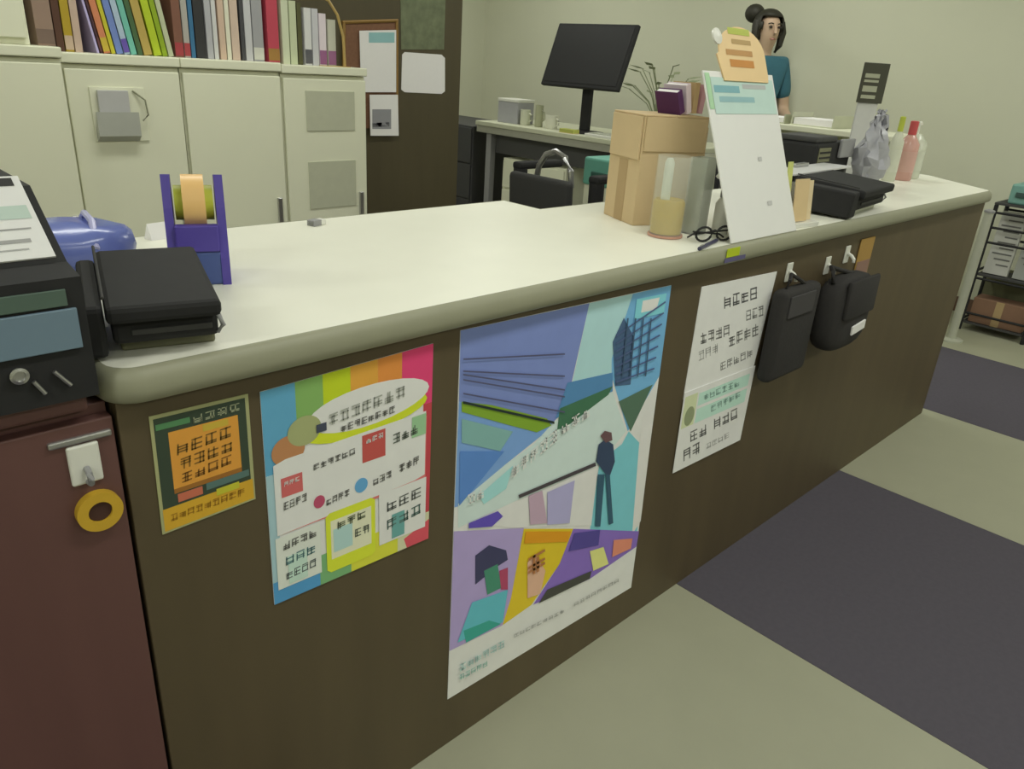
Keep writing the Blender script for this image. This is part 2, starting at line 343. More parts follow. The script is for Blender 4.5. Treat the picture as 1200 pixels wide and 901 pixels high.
# two notices
nc = [(822, 336), (910, 318), (881, 436), (800, 468)]
g = quad_uv(nc)
pr = Print('notice', 'white notice with rows of dark text above another notice', 'notice', nc, cm(boost((206, 206, 200))))
pr.rows('lettering', [(*g(.32, .14), *g(.78, .11), 14, 4, (70, 70, 72)), (*g(.08, .43), *g(.5, .42), 13, 4, (100, 100, 100)), (*g(.68, .33), *g(.93, .32), 12, 3, (110, 110, 110)), (*g(.50, .53), *g(.92, .49), 14, 4, (108, 108, 108)), (*g(.1, .60), *g(.38, .57), 11, 3, (150, 150, 150)), (*g(.46, .78), *g(.92, .74), 9, 5, (110, 110, 110))])
nc = [(801, 460), (884, 428), (866, 515), (787, 554)]
g = quad_uv(nc)
pr = Print('notice', 'lower white notice with a pale green heading band', 'notice', nc, cm(boost((204, 204, 196))))
pr.t.location.y -= .002
pr.add('heading', [((160, 190, 180), R4(g, .22, .08, .94, .46)), ((176, 182, 150), R4(g, .02, .06, .2, .46)), ((120, 128, 100), oval(g, .12, .33, .07, .12)), ((196, 206, 200), R4(g, .22, .24, .94, .28))])
pr.rows('lettering', [(*g(.28, .12), *g(.8, .11), 7, 6, (116, 146, 140)), (*g(.42, .32), *g(.85, .28), 7, 5, (116, 146, 140)), (*g(.16, .55), *g(.42, .54), 12, 2, (96, 96, 96)), (*g(.5, .52), *g(.86, .5), 12, 3, (96, 96, 96)), (*g(.10, .76), *g(.36, .74), 13, 2, (96, 96, 96)), (*g(.45, .82), *g(.8, .8), 6, 4, (150, 150, 150))])

# white clip hook and hanging tape roll on the brown cabinet
t = thing('wall_hook', 'white adhesive hook with a silver bar on the reddish brown cabinet', 'hook', (.186, FR+.003, .815))
MB().box((-.032, -.006, .028), (.031, 0, .036), None, .002).build('bar', SILVER, t)
MB().box((-.016, -.006, -.022), (.016, 0, .026), None, .0025).build('plate', WHITEP, t)
MB().tube([(0, -.006, -.002), (0, -.014, -.006), (0, -.018, -.012), (0, -.016, -.017), (0, -.007, -.019)], .0035).build('hook_arm', GREYP, t, True)
YEL = mat('yellow_tape', (206, 166, 50), .45, .08, 40)
t = thing('tape_roll', 'yellow ring-shaped tape roll hanging below the white hook', 'tape roll', (.191, FR+.003, .757))
rg = MB(); n = 32
for k in range(n):
    a, b = 2*math.pi*k/n, 2*math.pi*(k+1)/n
    q = lambda r, an, y: (r*math.cos(an), y, r*math.sin(an))
    for r0, ya, r1, yb in ((.0125, -.012, .024, -.012), (.024, -.012, .024, 0), (.024, 0, .0125, 0), (.0125, 0, .0125, -.012)):
        rg.face([q(r0, a, ya), q(r0, b, ya), q(r1, b, yb), q(r1, a, yb)])
rg.build('tape', YEL, t, True)
rg = MB()
MB().lathe([(.0122, 0), (.0122, .009)], m=None, M=RX(math.pi/2)).build('core', mat('dark_core', (70, 44, 36), .8), t)

# ------------------------------------------------------------------ machine and terminal on the left
mz = .9
t = thing('desktop_machine', 'black desktop machine with a blue grey front panel on the brown cabinet', 'machine', (0, .96, mz))
prf = [(-.145, 0), (-.145, .128), (-.105, .134), (-.012, .196), (.13, .196), (.13, 0)]
MB().poly([(-.3, y, z) for y, z in prf], (.508, 0, 0)).build('body', BLACK, t)
MB().box((-.29, -.1495, .056), (.199, -.1455, .098), None, .001).build('front_panel', mat('blue_grey_panel', (112, 134, 152), .35, .06, 8), t)
MB().box((-.29, -.1485, .101), (.192, -.1457, .118), None, .0008).build('trim_strip', mat('grey_green_trim', (84, 104, 94), .4), t)
p = P(23, 441, 1, .811); q = p-Vector((0, .96, mz))
MB().lathe([(.0075, 0), (.0085, .004), (.0055, .005), (.005, .002)], m=None, M=T(q.x, -.1455, q.z) @ RX(math.pi/2)).build('key_lock', SILVER, t, True)
for (ax, ay, bx_, by) in ((40, 448, 54, 462), (64, 436, 84, 452)):
    a, b = P(ax, ay, 1, .81)-Vector((0, .96, mz)), P(bx_, by, 1, .81)-Vector((0, .96, mz))
    MB().tube([(a.x, -.148, a.z), (b.x, -.148, b.z)], .0022).build('lever', SILVER, t, True)
# white card leaning on its sloping top
t = thing('sign_card', 'white printed card with a black heading resting on the black machine', 'card', (.05, .86, mz+.138))
ang = math.atan2(.062, .093)
MB().box((-.2, 0, 0), (.15, .118, .002), None, 0, RX(ang)).build('card', mat('card_white', (226, 226, 226), .6, .02), t)
mb = MB()
for a, b, c, d, col in ((-.19, .103, .143, .115, (46, 46, 46)), (-.19, .055, .145, .074, (186, 204, 196)), (.10, .088, .125, .094, (140, 140, 140)), (.09, .022, .135, .027, (160, 160, 160)), (.0, .04, .14, .042, (150, 150, 150)), (.06, .012, .13, .014, (170, 170, 170))):
    mb.face([RX(ang) @ Vector(v) for v in ((a, b, .0024), (c, b, .0024), (c, d, .0024), (a, d, .0024))], cm(col))
mb.build('printing', None, t)['kind'] = 'stuff'

def terminal(name, label, loc, rz, wx, wy, tall, base_mat):
    """two-tier black terminal: base plate, lower tray, tilted top slab, hinge side"""
    t = thing(name, label, 'terminal', loc, rz)
    bx('base_plate', (-wx*.40, -wy*.32, 0), (wx*.46, wy*.40, tall*.16), base_mat, t, .003)
    bx('lower_tray', (-wx*.46, -wy*.42, tall*.17), (wx*.48, wy*.46, tall*.50), BLACK, t, .006)
    bx('tray_lip', (-wx*.3, -wy*.435, tall*.30), (wx*.42, -wy*.42, tall*.38), BLACK2, t, .001)
    MB().box((-wx*.5, -wy*.5, tall*.62), (wx*.5, wy*.5, tall*.86), None, .006, RX(math.radians(5))).build('top_slab', BLACK, t)
    MB().box((-wx*.69, -wy*.46, .008), (-wx*.51, wy*.45, tall*.80), None, .006, RX(math.radians(3))).build('side_arm', BLACK, t)
    MB().tube([(-wx*.50, -wy*.45, tall*.84), (-wx*.50, wy*.45, tall*.84+wy*.075)], .0018).build('hinge_rod', BLACK2, t, True)
    MB().tube([(wx*.47, -wy*.40, tall*.22), (wx*.52, -wy*.43, tall*.33), (wx*.49, -wy*.40, tall*.46)], .003).build('latch', GREYP, t, True)
    return t
OLIVE = mat('olive_grey_base', (104, 104, 80), .6)
terminal('payment_terminal', 'black two-tier payment terminal with a flat top beside the purple tape dispenser', (.316, .928, ZT), math.radians(-15), .118, .20, .085, OLIVE)

# shiny blue pouch
BLUE = mat('blue_film', (112, 126, 196), .22, .12, 14, .5)
t = thing('plastic_pouch', 'shiny blue plastic pouch lying behind the black terminal', 'pouch', (.285, 1.265, ZT), math.radians(-8))
mb = MB(); mb.blob((0, 0, .038), (.12, .075, .037), None, 2.6)
for v in mb.bm.verts: v.co.z += .004*math.sin(v.co.x*70)*math.cos(v.co.y*50)*(v.co.z > .03)
mb.build('film', BLUE, t, True)
MB().tube([(.055, -.07, .045), (.06, -.03, .077), (.058, .02, .08), (.05, .07, .045)], .005).build('seal_band', mat('pale_band', (190, 190, 232), .3), t, True)

# purple tape dispenser with orange tape
PUR = mat('purple_plastic', (84, 70, 164), .4, .08, 20)
t = thing('tape_dispenser', 'purple tape dispenser with an orange tape roll standing on the counter', 'tape dispenser', (.452, 1.125, ZT), math.radians(-22))
side = [(-.045, .0), (.05, .0), (.05, .03), (.035, .10), (.02, .15), (-.015, .155), (-.03, .11), (-.045, .04)]
for sx in (-1, 1):
    x = sx*.035-.006
    MB().poly([(x, y, z) for y, z in side], (.012, 0, 0)).build('side_plate', PUR, t)
MB().box((-.032, -.044, .0), (.032, .049, .05), None, .004).build('base', mat('blue_plastic', (72, 90, 150), .4), t)
MB().box((-.029, -.046, .05), (.029, -.03, .088), None, .002).build('front_plate', PUR, t)
MB().lathe([(.02, -.015), (.04, -.015), (.04, .015), (.02, .015)], m=None, n=28, M=T(0, .0, .113) @ RY(math.pi/2)).build('tape', mat('orange_tape', (240, 196, 130), .4, .05), t, True)
MB().lathe([(.025, -.026), (.025, .026)], m=None, M=T(0, .0, .113) @ RY(math.pi/2)).build('spindle', mat('lime_core', (190, 200, 70), .5), t, True)
t = thing('price_label', 'small white folded label beside the purple dispenser', 'label', P(186, 279, 2, ZT), .2)
MB().poly([(-.02, -.012, 0), (-.02, .012, 0), (-.02, 0, .028)], (.04, 0, 0)).build('card', WHITE, t)
t = thing('eraser', 'small white eraser near the counter back edge', 'eraser', (.80, 1.38, ZT), .3)
bx('rubber', (-.018, -.009, 0), (.018, .009, .011), WHITEP, t, .002); bx('sleeve', (-.018, -.0095, -.0), (.004, .0095, .0115), GREYP, t, .0006)

# ------------------------------------------------------------------ things on the right half of the counter
CARD = mat('brown_cardboard', (206, 182, 142), .85, .06, 18, .1)
CARDD = mat('cardboard_edge', (180, 154, 114), .85, .06, 18)
t = thing('cardboard_box', 'tall brown cardboard box standing behind the amber jar', 'cardboard box', (1.53, 1.09, ZT), math.radians(-23))
w2, d2, h = .083, .072, .242
bx('carton', (-w2, -d2, 0), (w2, d2, h-.004), CARD, t, .002)
bx('flap', (-w2, -d2, h-.004), (-.001, d2, h), CARD, t, .001); bx('flap', (.001, -d2, h-.004), (w2, d2, h), CARD, t, .001)
MB().box((-w2-.004, -d2+.004, .145), (-w2-.0005, d2-.004, .238), None, .001).build('side_flap', CARD, t)
MB().box((-w2+.004, -d2-.004, .165), (w2-.004, -d2-.0005, .238), None, .001).build('front_flap', CARD, t)
MB().box((w2+.0005, -d2+.01, .11), (w2+.010, d2-.01, .22), None, .003).build('side_flap', CARD, t)
bx('packing_tape', (-w2-.0008, -.02, .0), (-w2-.0001, .02, .14), CARDD, t, 0)
t2 = ZT+h
for k, (dx, hgt, col, lab, tilt) in enumerate(((-.0, .052, (84, 40, 92), 'dark purple booklet standing on the cardboard box', -.45), (.035, .064, (230, 215, 226), 'pale pink booklet standing on the cardboard box', -.28), (.062, .066, (190, 164, 120), 'tan booklet standing on the cardboard box', .0), (.095, .062, (196, 150, 160), 'rose coloured booklet standing on the cardboard box', .12))):
    tt = thing('booklet', lab, 'booklet', (1.545+dx*.75, 1.075, t2+.004))
    Mr = RY(tilt)
    MB().box((-.009, -.03, 0), (-.0075, .03, hgt), None, 0, Mr).box((.0075, -.03, 0), (.009, .03, hgt), None, 0, Mr).box((-.009, -.032, 0), (.009, -.03, hgt), None, 0, Mr).build('cover', cm(col), tt)
    MB().box((-.0073, -.0298, .001), (.0073, .029, hgt-.002), None, 0, Mr).build('pages', WHITE, tt)
# amber jar: clear cylinder with amber contents
GLASS = mat('clear_acrylic', (236, 240, 232), .12, .0, 20, trans=.0, alpha=.14)
AMB = mat('amber_contents', (184, 156, 34), .4, .1, 30)
t = thing('acrylic_jar', 'clear acrylic jar half filled with amber contents beside the cardboard box', 'jar', (1.402, .948, ZT))
MB().lathe([(.037, 0), (.037, .17), (.0345, .17), (.0345, .006), (.001, .006)], m=None, n=28).build('wall', GLASS, t, True)
MB().lathe([(.033, .008), (.034, .03), (.034, .075), (.030, .08)], m=None, n=24).build('contents', AMB, t, True)
MB().lathe([(.010, .08), (.010, .155), (.006, .165)], m=None, c=(-.012, .004, 0), n=12).build('highlight_rod', mat('pale_highlight', (214, 220, 206), .4), t, True)  # pale rod stands in for the highlight on the clear wall
MB().lathe([(.036, .001), (.038, .001), (.038, .006), (.036, .006)], m=None, n=24).build('foot_ring', mat('pink_ring', (196, 150, 130), .5), t, True)
# clear display box
t = thing('acrylic_box', 'clear acrylic display box between the jar and the white sign', 'display box', (1.492, .935, ZT), .1)
for a, b in (((-.022, -.02, 0), (.022, -.018, .165)), ((-.022, .018, 0), (.022, .02, .165)), ((-.022, -.018, 0), (-.02, .018, .165)), ((.02, -.018, 0), (.022, .018, .165))):
    bx('pane', a, b, mat('grey_acrylic', (196, 202, 190), .12, .0, 20, alpha=.45), t, 0)
bx('base', (-.022, -.02, 0), (.022, .02, .004), GREYP, t, 0)
# pump bottle
t = thing('pump_bottle', 'small white pump bottle with a grey collar beside the white sign', 'bottle', (1.541, .898, ZT))
MB().lathe([(.016, 0), (.018, .004), (.018, .068), (.012, .078), (.008, .082)], m=None).build('bottle', WHITEP, t, True)
MB().lathe([(.011, .082), (.011, .100)], m=None).build('collar', GREYP, t, True)
MB().tube([(0, 0, .1), (0, 0, .128), (-.006, .002, .134), (-.024, .008, .131), (-.028, .010, .125)], .005).build('pump', WHITEP, t, True)
# black reading glasses and a pen
t = thing('reading_glasses', 'folded black reading glasses lying at the foot of the pump bottle', 'glasses', (1.455, .862, ZT+.0), math.radians(-18))
ring = lambda cx_: [(cx_+.021*math.cos(2*math.pi*k/16), -.004, .0175+.015*math.sin(2*math.pi*k/16)) for k in range(16)]
for sx in (-.028, .028): MB().tube(ring(sx), .0025, closed=True, n=6).build('rim', BLACK, t, True)
MB().tube([(-.008, -.004, .022), (0, -.005, .025), (.008, -.004, .022)], .0025, n=6).build('bridge', BLACK, t, True)
for sx in (-1, 1): MB().tube([(sx*.049, -.004, .022), (sx*.048, .008, .021), (-sx*.03, .014+.006*(sx+1), .012), (-sx*.045, .016+.006*(sx+1), .004)], .002, n=6).build('temple', BLACK, t, True)
t = thing('ballpoint_pen', 'dark blue ballpoint pen lying in front of the reading glasses', 'pen', (1.405, .838, ZT+.0045), .25)
MB().tube([(-.06, 0, 0), (.05, 0, 0)], .0042).build('barrel', mat('navy_plastic', (60, 60, 90), .3), t, True)
MB().tube([(.05, 0, 0), (.062, 0, 0), (.068, 0, 0)], [.004, .002, .0008]).build('tip', SILVER, t, True)
MB().box((-.056, -.001, .0042), (-.03, .001, .0062)).build('clip', SILVER, t)
t = thing('edge_sticker', 'lime green sticker on the counter edge under the white sign', 'sticker', (1.462, .8085, .905))
MB().box((-.03, -.0012, -.009), (.022, .0, .010), None, .0004).build('label', cm((186, 204, 30)), t)
MB().box((-.034, -.0011, -.02), (.05, -.0001, -.0105), None, .0003).build('strip', cm((96, 92, 130)), t)

# tall white sign leaning back, orange arch header
sx0, sx1 = 1.468, 1.76
t = thing('counter_sign', 'tall white leaning sign with an orange arched header on the counter', 'sign', ((sx0+sx1)/2, .82, ZT))
hw = (sx1-sx0)/2; lean = math.atan2(.135, .335); Ml = RX(-lean)
SG = mat('sign_white', (232, 232, 230), .5, .015)
MB().box((-hw, 0, .002), (hw, .004, .365), None, .001, Ml).build('board', SG, t)
def lp(x, z, k=0): return Ml @ Vector((x, -.0006-.0004*k, z))
HW = [(-hw*.50, .345), (-hw*.60, .40)]+[(.02+hw*.66*math.cos(a)-.0, .405+.058*math.sin(a)) for a in [math.pi*(1-k/14) for k in range(15)]]+[(hw*.80, .36), (hw*.78, .345)]
mb = MB(); mb.poly([Ml @ Vector((x, -.004, z)) for x, z in HW], Ml.to_3x3() @ Vector((0, .003, 0))); mb.build('header', mat('peach_header', (236, 204, 150), .5, .03), t)
mb = MB()
def lq(x0_, z0_, x1_, z1_, col, k): mb.face([lp(x0_, z0_, k), lp(x1_, z0_, k), lp(x1_, z1_, k), lp(x0_, z1_, k)], cm(col))
lq(-hw*.85, .275, hw*.95, .352, (196, 222, 216), 1); lq(-hw*.8, .32, -hw*.1, .335, (130, 180, 190), 2); lq(-hw*.7, .30, hw*.3, .312, (150, 190, 196), 2); lq(0, .33, hw*.7, .34, (186, 190, 190), 2)
lq(-hw*.98, .285, -hw*.86, .36, (176, 216, 176), 1); lq(.02, .17, .035, .18, (196, 196, 196), 1); lq(.03, .07, .05, .08, (196, 196, 196), 1)
mb.build('printing', None, t)['kind'] = 'stuff'
mb = MB()
for xx, zz, ww, hh, col in ((-.04, .375, .10, .016, (206, 142, 72)), (-.05, .40, .11, .012, (196, 150, 96)), (-.02, .425, .08, .010, (190, 160, 110)), (-.03, .445, .09, .014, (190, 200, 96))):
    mb.face([Ml @ Vector((a, -.0046, b)) for a, b in ((xx, zz), (xx+ww, zz), (xx+ww, zz+hh), (xx, zz+hh))], cm(col))
mb.build('header_print', None, t)['kind'] = 'stuff'
MB().lathe([(.006, 0), (.017, .002), (.017, .006), (.004, .009)], m=None, M=Ml @ T(-hw*.52, .0, .437) @ RX(math.pi/2)).build('white_clip', WHITEP, t, True)
MB().poly([(-hw*.2, .007, .004), (-hw*.2, .10, .004), (-hw*.2, .10, .226)], (.004, 0, 0)).build('easel_leg', SG, t)
MB().poly([(hw*.3, .007, .004), (hw*.3, .10, .004), (hw*.3, .10, .226)], (.004, 0, 0)).build('easel_leg', SG, t)

# leaflets and holder right of the sign
t = thing('leaflet_holder', 'small leaflet holder with peach leaflets beside the white sign', 'leaflet holder', (1.835, .86, ZT), math.radians(-8))
bx('tray', (-.05, -.03, 0), (.05, .03, .012), WHITEP, t, .002)
bx('back', (-.05, .026, .0), (.05, .03, .10), GLASS, t, 0)
for k, (col, hh, xx) in enumerate((((222, 196, 150), .10, -.045), ((226, 206, 168), .095, -.01), ((206, 212, 130), .14, -.047))):
    MB().box((xx, -.02+k*.012, .012), (xx+(.055 if k < 2 else .018), -.017+k*.012, .012+hh), None, 0, RX(-.12)).build('leaflet', cm(col), t)
t = thing('paper_sheet', 'white sheets of paper propped behind the leaflet holder', 'paper', (1.97, 1.02, ZT), math.radians(-14))
MB().box((-.10, -.001, 0), (.08, .001, .20), None, 0, RX(-.5)).build('sheet', WHITE, t)
MB().box((-.09, -.004, 0), (.09, -.0025, .19), None, 0, RX(-.55)).build('sheet', WHITE, t)

# right terminal, bigger, with white sheet on it
terminal('card_terminal', 'black two-tier card terminal with a wide top beside the leaflet holder', (2.22, .925, ZT), math.radians(6), .28, .19, .095, mat('pale_base', (186, 188, 170), .5))
t = thing('clipboard', 'pale grey clipboard bridging behind the card terminal', 'clipboard', (2.30, 1.065, ZT), math.radians(4))
bx('board', (-.22, -.04, .085), (.22, .05, .09), mat('pale_grey_board', (206, 206, 206), .5), t, .001)
bx('clip', (-.05, .03, .09), (.05, .048, .10), SILVER, t, .002)
for sx in (-.2, .2): bx('foot', (sx-.01, -.03, 0), (sx+.01, .04, .085), BLACK2, t, .002)
t = thing('label_printer', 'black and grey label printer behind the clipboard', 'printer', (2.62, 1.215, ZT), math.radians(2))
bx('body', (-.17, -.075, 0), (.12, .075, .15), BLACK, t, .01)
bx('cover', (-.165, -.07, .15), (.0, .07, .168), BLACK2, t, .006)
bx('front_panel', (-.15, -.079, .06), (-.06, -.075, .135), mat('olive_panel', (120, 120, 92), .5), t, .002)
for k in range(4): bx('slot', (-.145, -.0815, .07+k*.016), (-.065, -.079, .075+k*.016), BLACK, t, 0)
bx('paper_tray', (-.0, -.088, .10), (.11, -.076, .16), GREYP, t, .004)
t = thing('grey_bag', 'crumpled grey plastic bag heaped beside the label printer', 'bag', (2.80, 1.095, ZT))
mb = MB(); mb.blob((0, 0, .1), (.085, .06, .1), None, 1.7, 20, 12)
for v in mb.bm.verts:
    f = 1-.80*max(0, v.co.z-.05)/.15; v.co.x *= f; v.co.y *= f; v.co.z *= 1.0
    v.co += Vector((random.uniform(-1, 1), random.uniform(-1, 1), random.uniform(-.3, .6)))*.014*(v.co.z > .01)
    v.co.z = max(0.0, v.co.z)
t.scale = (1.2, 1.1, 1.25)
mb.build('film', mat('grey_film', (172, 172, 180), .35, .2, 30), t, True)
t = thing('price_sign', 'narrow black sign with pale lines on a white stand near the counter end', 'sign', (2.995, 1.225, ZT), math.radians(-35))
bx('base', (-.05, -.035, 0), (.05, .035, .008), WHITEP, t, .002)
bx('stand', (-.045, -.004, .008), (.035, .004, .27), mat('sign_stand', (206, 206, 204), .5), t, .002)
bx('panel', (-.055, -.01, .27), (.045, -.002, .405), mat('black_sign', (70, 70, 58), .5), t, .002)
mb = MB()
for zz, hh in ((.285, .012), (.308, .02), (.34, .008), (.355, .014)):
    mb.box((-.045, -.0108, zz), (.012, -.0102, zz+hh), cm((176, 178, 156)))
mb.build('lettering', None, t)['kind'] = 'stuff'
def bottle(loc, r, hh, col, label, capcol, pump=False):
    t = thing('bottle', label, 'bottle', loc)
    MB().lathe([(r*.92, 0), (r, .004), (r, hh*.62), (r*.55, hh*.74), (r*.38, hh*.78)], m=None).build('body', mat('bottle_%d' % int(loc[0]*1000), col, .25, .04), t, True)
    if pump:
        MB().tube([(0, 0, hh*.77), (0, 0, hh*.95), (-.004, -.004, hh*.97), (-r, -r*.5, hh*.96)], .006).build('pump', mat('cap%d' % int(loc[0]*1000), capcol, .3), t, True)
    else:
        MB().lathe([(r*.42, hh*.78), (r*.42, hh), (r*.3, hh*1.01)], m=None).build('cap', mat('cap%d' % int(loc[0]*1000), capcol, .3), t, True)
    MB().lathe([(r*1.01, hh*.15), (r*1.01, hh*.5)], m=None).build('wrap_label', mat('wrap%d' % int(loc[0]*1000), tuple(int(c*.9+20) for c in col), .5), t, True)
bottle((3.10, 1.13, ZT), .024, .23, (206, 208, 190), 'pale bottle with a lime cap beside the price sign', (186, 196, 80))
bottle((3.20, 1.12, ZT), .036, .215, (206, 160, 150), 'pink bottle with a red cap near the counter end', (196, 84, 88))
bottle((3.31, 1.14, ZT), .045, .215, (204, 208, 190), 'pale green pump bottle nearest the end of the counter', (236, 238, 228), True)

# ------------------------------------------------------------------ bags hung on the counter front
def hook(px, py, label):
    p = P(px, py, 1, FR-.004)
    t = thing('wall_hook', label, 'hook', (p.x, FR-.0002, p.z))
    bx('plate', (-.014, -.004, -.022), (.014, 0, .026), WHITEP, t, .002)
    MB().tube([(0, -.004, .005), (0, -.016, .0), (0, -.024, -.008), (0, -.024, -.016)], .005).build('hook_arm', WHITEP, t, True)
    return p
h1 = hook(925, 320, 'white hook above the flat black bag'); h2 = hook(970, 312, 'white hook above the black pouch with the label'); h3 = hook(993, 299, 'white hook beside the brown paper tag')
t = thing('hanging_bag', 'flat black cloth bag hanging next to the white notice', 'bag', (1.795, FR-.03, .545))
mb = MB(); mb.box((-.10, -.02, .0), (.095, .02, .24), None, .016, None, 3); mb.build('cloth', BLACKF, t, True)
MB().box((-.075, -.024, .17), (.055, -.0195, .225), None, .002).build('pocket_flap', mat('black_webbing', (66, 64, 66), .8), t)
MB().tube([(-.07, 0, .235), (-.06, -.002, .26), (-.047, .004, .272), (-.02, -.002, .26), (.04, 0, .235)], .005).build('strap', BLACKF, t, True)
t = thing('hanging_pouch', 'bulky black pouch with a white label hanging on a hook', 'pouch', (2.06, FR-.05, .575))
mb = MB(); mb.blob((-.01, 0, .105), (.125, .042, .105), None, 3.4); mb.build('cloth', BLACKF, t, True)
MB().box((-.10, -.052, .10), (.085, -.038, .205), None, .008, RX(-.03)).build('flap', BLACKF, t, True)
MB().box((-.02, -.046, .05), (.06, -.041, .075), None, .001, RY(-.10)).build('white_label', WHITE, t)
MB().tube([(-.11, 0, .195), (-.106, .01, .225), (-.095, .022, .232), (-.06, .012, .222), (.03, 0, .20)], .006).build('strap', BLACKF, t, True)
t = thing('paper_tag', 'brown paper tag hanging on the counter beside the black pouch', 'tag', (2.235, FR-.001, .785))
bx('tag', (-.045, -.003, -.045), (.05, 0, .065), mat('tan_tag', (176, 140, 74), .8), t, .001)
bx('photo', (-.04, -.004, -.045), (.045, -.003, .0), mat('mauve_tag', (150, 118, 104), .8), t, 0)
bx('pocket', (-.02, -.008, -.11), (.055, 0, -.05), mat('grey_tag', (96, 94, 98), .8), t, .002)

# ------------------------------------------------------------------ cabinets with books
CY = 3.0
cab = lambda x: (x, CY, 0)
def cabinet(name, label, xa, xb, top, front, extra=None):
    c = (xa+xb)/2; hw_ = (xb-xa)/2
    t = thing(name, label, 'cabinet', (c, front+.2, 0))
    bx('body', (-hw_+.001, -.182, 0), (hw_-.001, .2, top-.035), STEEL, t, .002)
    bx('top_board', (-hw_, -.205, top-.033), (hw_, .2, top), STEEL, t, .004)
    bx('door', (-hw_+.006, -.2, .05), (hw_-.006, -.184, top-.05), STEEL, t, .003)
    bx('handle', (hw_-.05, -.212, .55), (hw_-.03, -.2, .66), SILVER, t, .003)
    return t
ca = cabinet('storage_cabinet', 'cream steel cabinet with a document pocket on its door', .812, 1.204, 1.185, CY)
cb = cabinet('storage_cabinet', 'cream steel cabinet with a plain door under the books', 1.206, 1.606, 1.185, CY)
cc_ = cabinet('storage_cabinet', 'cream steel cabinet with two grey panels on its door', 1.608, 2.01, 1.18, CY)
cl = cabinet('storage_cabinet', 'cream steel cabinet under the tall upper cupboard', .05, .808, 1.20, CY-.04)
for z0_, z1_ in ((.925, 1.085), (.60, .80)):
    MB().box((-.10, -.2035, z0_), (.135, -.2002, z1_), None, .001).build('panel', mat('grey_green_panel', (192, 194, 172), .5), cc_)
t = thing('upper_cupboard', 'cream cupboard stacked on the cabinet left of the books', 'cupboard', (.37, 3.17, 1.20))
bx('body', (-.32, -.18, 0), (.36, .18, .62), STEEL, t, .003); bx('door', (-.31, -.196, .02), (.35, -.181, .60), STEEL, t, .003)
t = thing('document_pocket', 'grey document pocket hung on the cabinet door with papers inside', 'document pocket', (.975, CY-.0015, .90))
bx('back_plate', (-.09, -.004, 0), (.09, 0, .18), STEEL, t, .001)
MB().poly([(-.085, -.004, .0), (-.085, -.03, .02), (-.085, -.03, .10), (-.085, -.026, .10), (-.085, -.004, .016)], (.14, 0, 0)).build('pocket', mat('clear_pocket', (176, 178, 170), .4), t)
MB().box((-.07, -.022, .03), (.03, -.008, .17), None, .001).build('papers', mat('grey_paper', (186, 186, 186), .7), t)
MB().tube([(.05, -.005, .17), (.085, -.02, .14), (.09, -.02, .09), (.07, -.018, .07)], .003).build('wire', mat('grey_wire', (140, 142, 118), .6), t, True)
# books
BOOKS = [ # px left, right at the base, lean in radians, height, colour, band, label words
 (46, 67, 0, .30, (150, 126, 112), (120, 100, 90), 'mauve brown'), (68, 77, 0, .29, (84, 54, 40), None, 'dark chocolate'), (78, 88, 0, .28, (176, 150, 40), (196, 172, 150), 'ochre and beige'),
 (89, 98, 0, .30, (196, 172, 156), None, 'pinkish beige'), (114, 117, -.165, .27, (190, 180, 226), None, 'lavender leaning'), (118, 121, -.165, .29, (74, 44, 52), (100, 60, 60), 'dark maroon leaning'),
 (122, 130, -.165, .29, (206, 130, 92), (196, 172, 60), 'orange leaning'), (131, 136, -.165, .29, (196, 190, 50), None, 'bright yellow leaning'), (137, 145, -.165, .30, (112, 134, 196), None, 'cornflower blue leaning'), (146, 153, -.165, .29, (170, 190, 210), (100, 80, 170), 'pale blue leaning'),
 (154, 161, -.165, .28, (112, 186, 170), None, 'turquoise leaning'), (162, 168, -.165, .28, (70, 100, 64), None, 'dark green leaning'), (169, 179, -.165, .29, (182, 158, 84), None, 'tan leaning'),
 (181, 190, -.165, .30, (176, 196, 40), None, 'lime green leaning'), (191, 197, -.165, .30, (140, 166, 30), None, 'olive lime leaning'), (198, 204, -.165, .28, (186, 192, 160), None, 'pale sage leaning'),
 (206, 216, 0, .30, (124, 84, 68), (160, 60, 66), 'red-brown'), (217, 224, 0, .28, (170, 166, 160), (166, 64, 70), 'grey with red foot'), (225, 230, 0, .30, (56, 110, 150), None, 'deep blue'), (231, 242, 0, .31, (48, 48, 50), None, 'black thick'),
 (244, 251, 0, .28, (176, 176, 182), None, 'silver grey'), (252, 257, .0, .27, (206, 206, 206), None, 'white slim'), (259, 266, 0, .29, (206, 180, 160), None, 'peach'), (267, 272, 0, .28, (222, 220, 200), None, 'ivory slim'),
 (273, 282, 0, .30, (206, 184, 168), None, 'pale salmon'), (284, 288, 0, .29, (70, 70, 74), None, 'charcoal slim'), (289, 297, 0, .30, (196, 196, 200), None, 'cool white'), (298, 310, 0, .29, (160, 160, 164), (206, 206, 196), 'mid grey'),
 (315, 328, 0, .31, (190, 70, 88), (160, 120, 60), 'crimson'), (332, 340, 0, .235, (206, 212, 184), None, 'pale mint'), (341, 349, 0, .235, (196, 204, 170), None, 'pale moss'), (350, 355, 0, .23, (84, 84, 50), None, 'dark olive slim'),
 (358, 366, 0, .215, (216, 216, 216), (90, 90, 96), 'white binder'), (367, 374, 0, .215, (200, 200, 206), None, 'light grey binder'), (375, 383, 0, .20, (226, 214, 222), (150, 96, 140), 'white and purple'), (385, 394, 0, .18, (200, 200, 184), (150, 100, 140), 'cream pamphlet')]
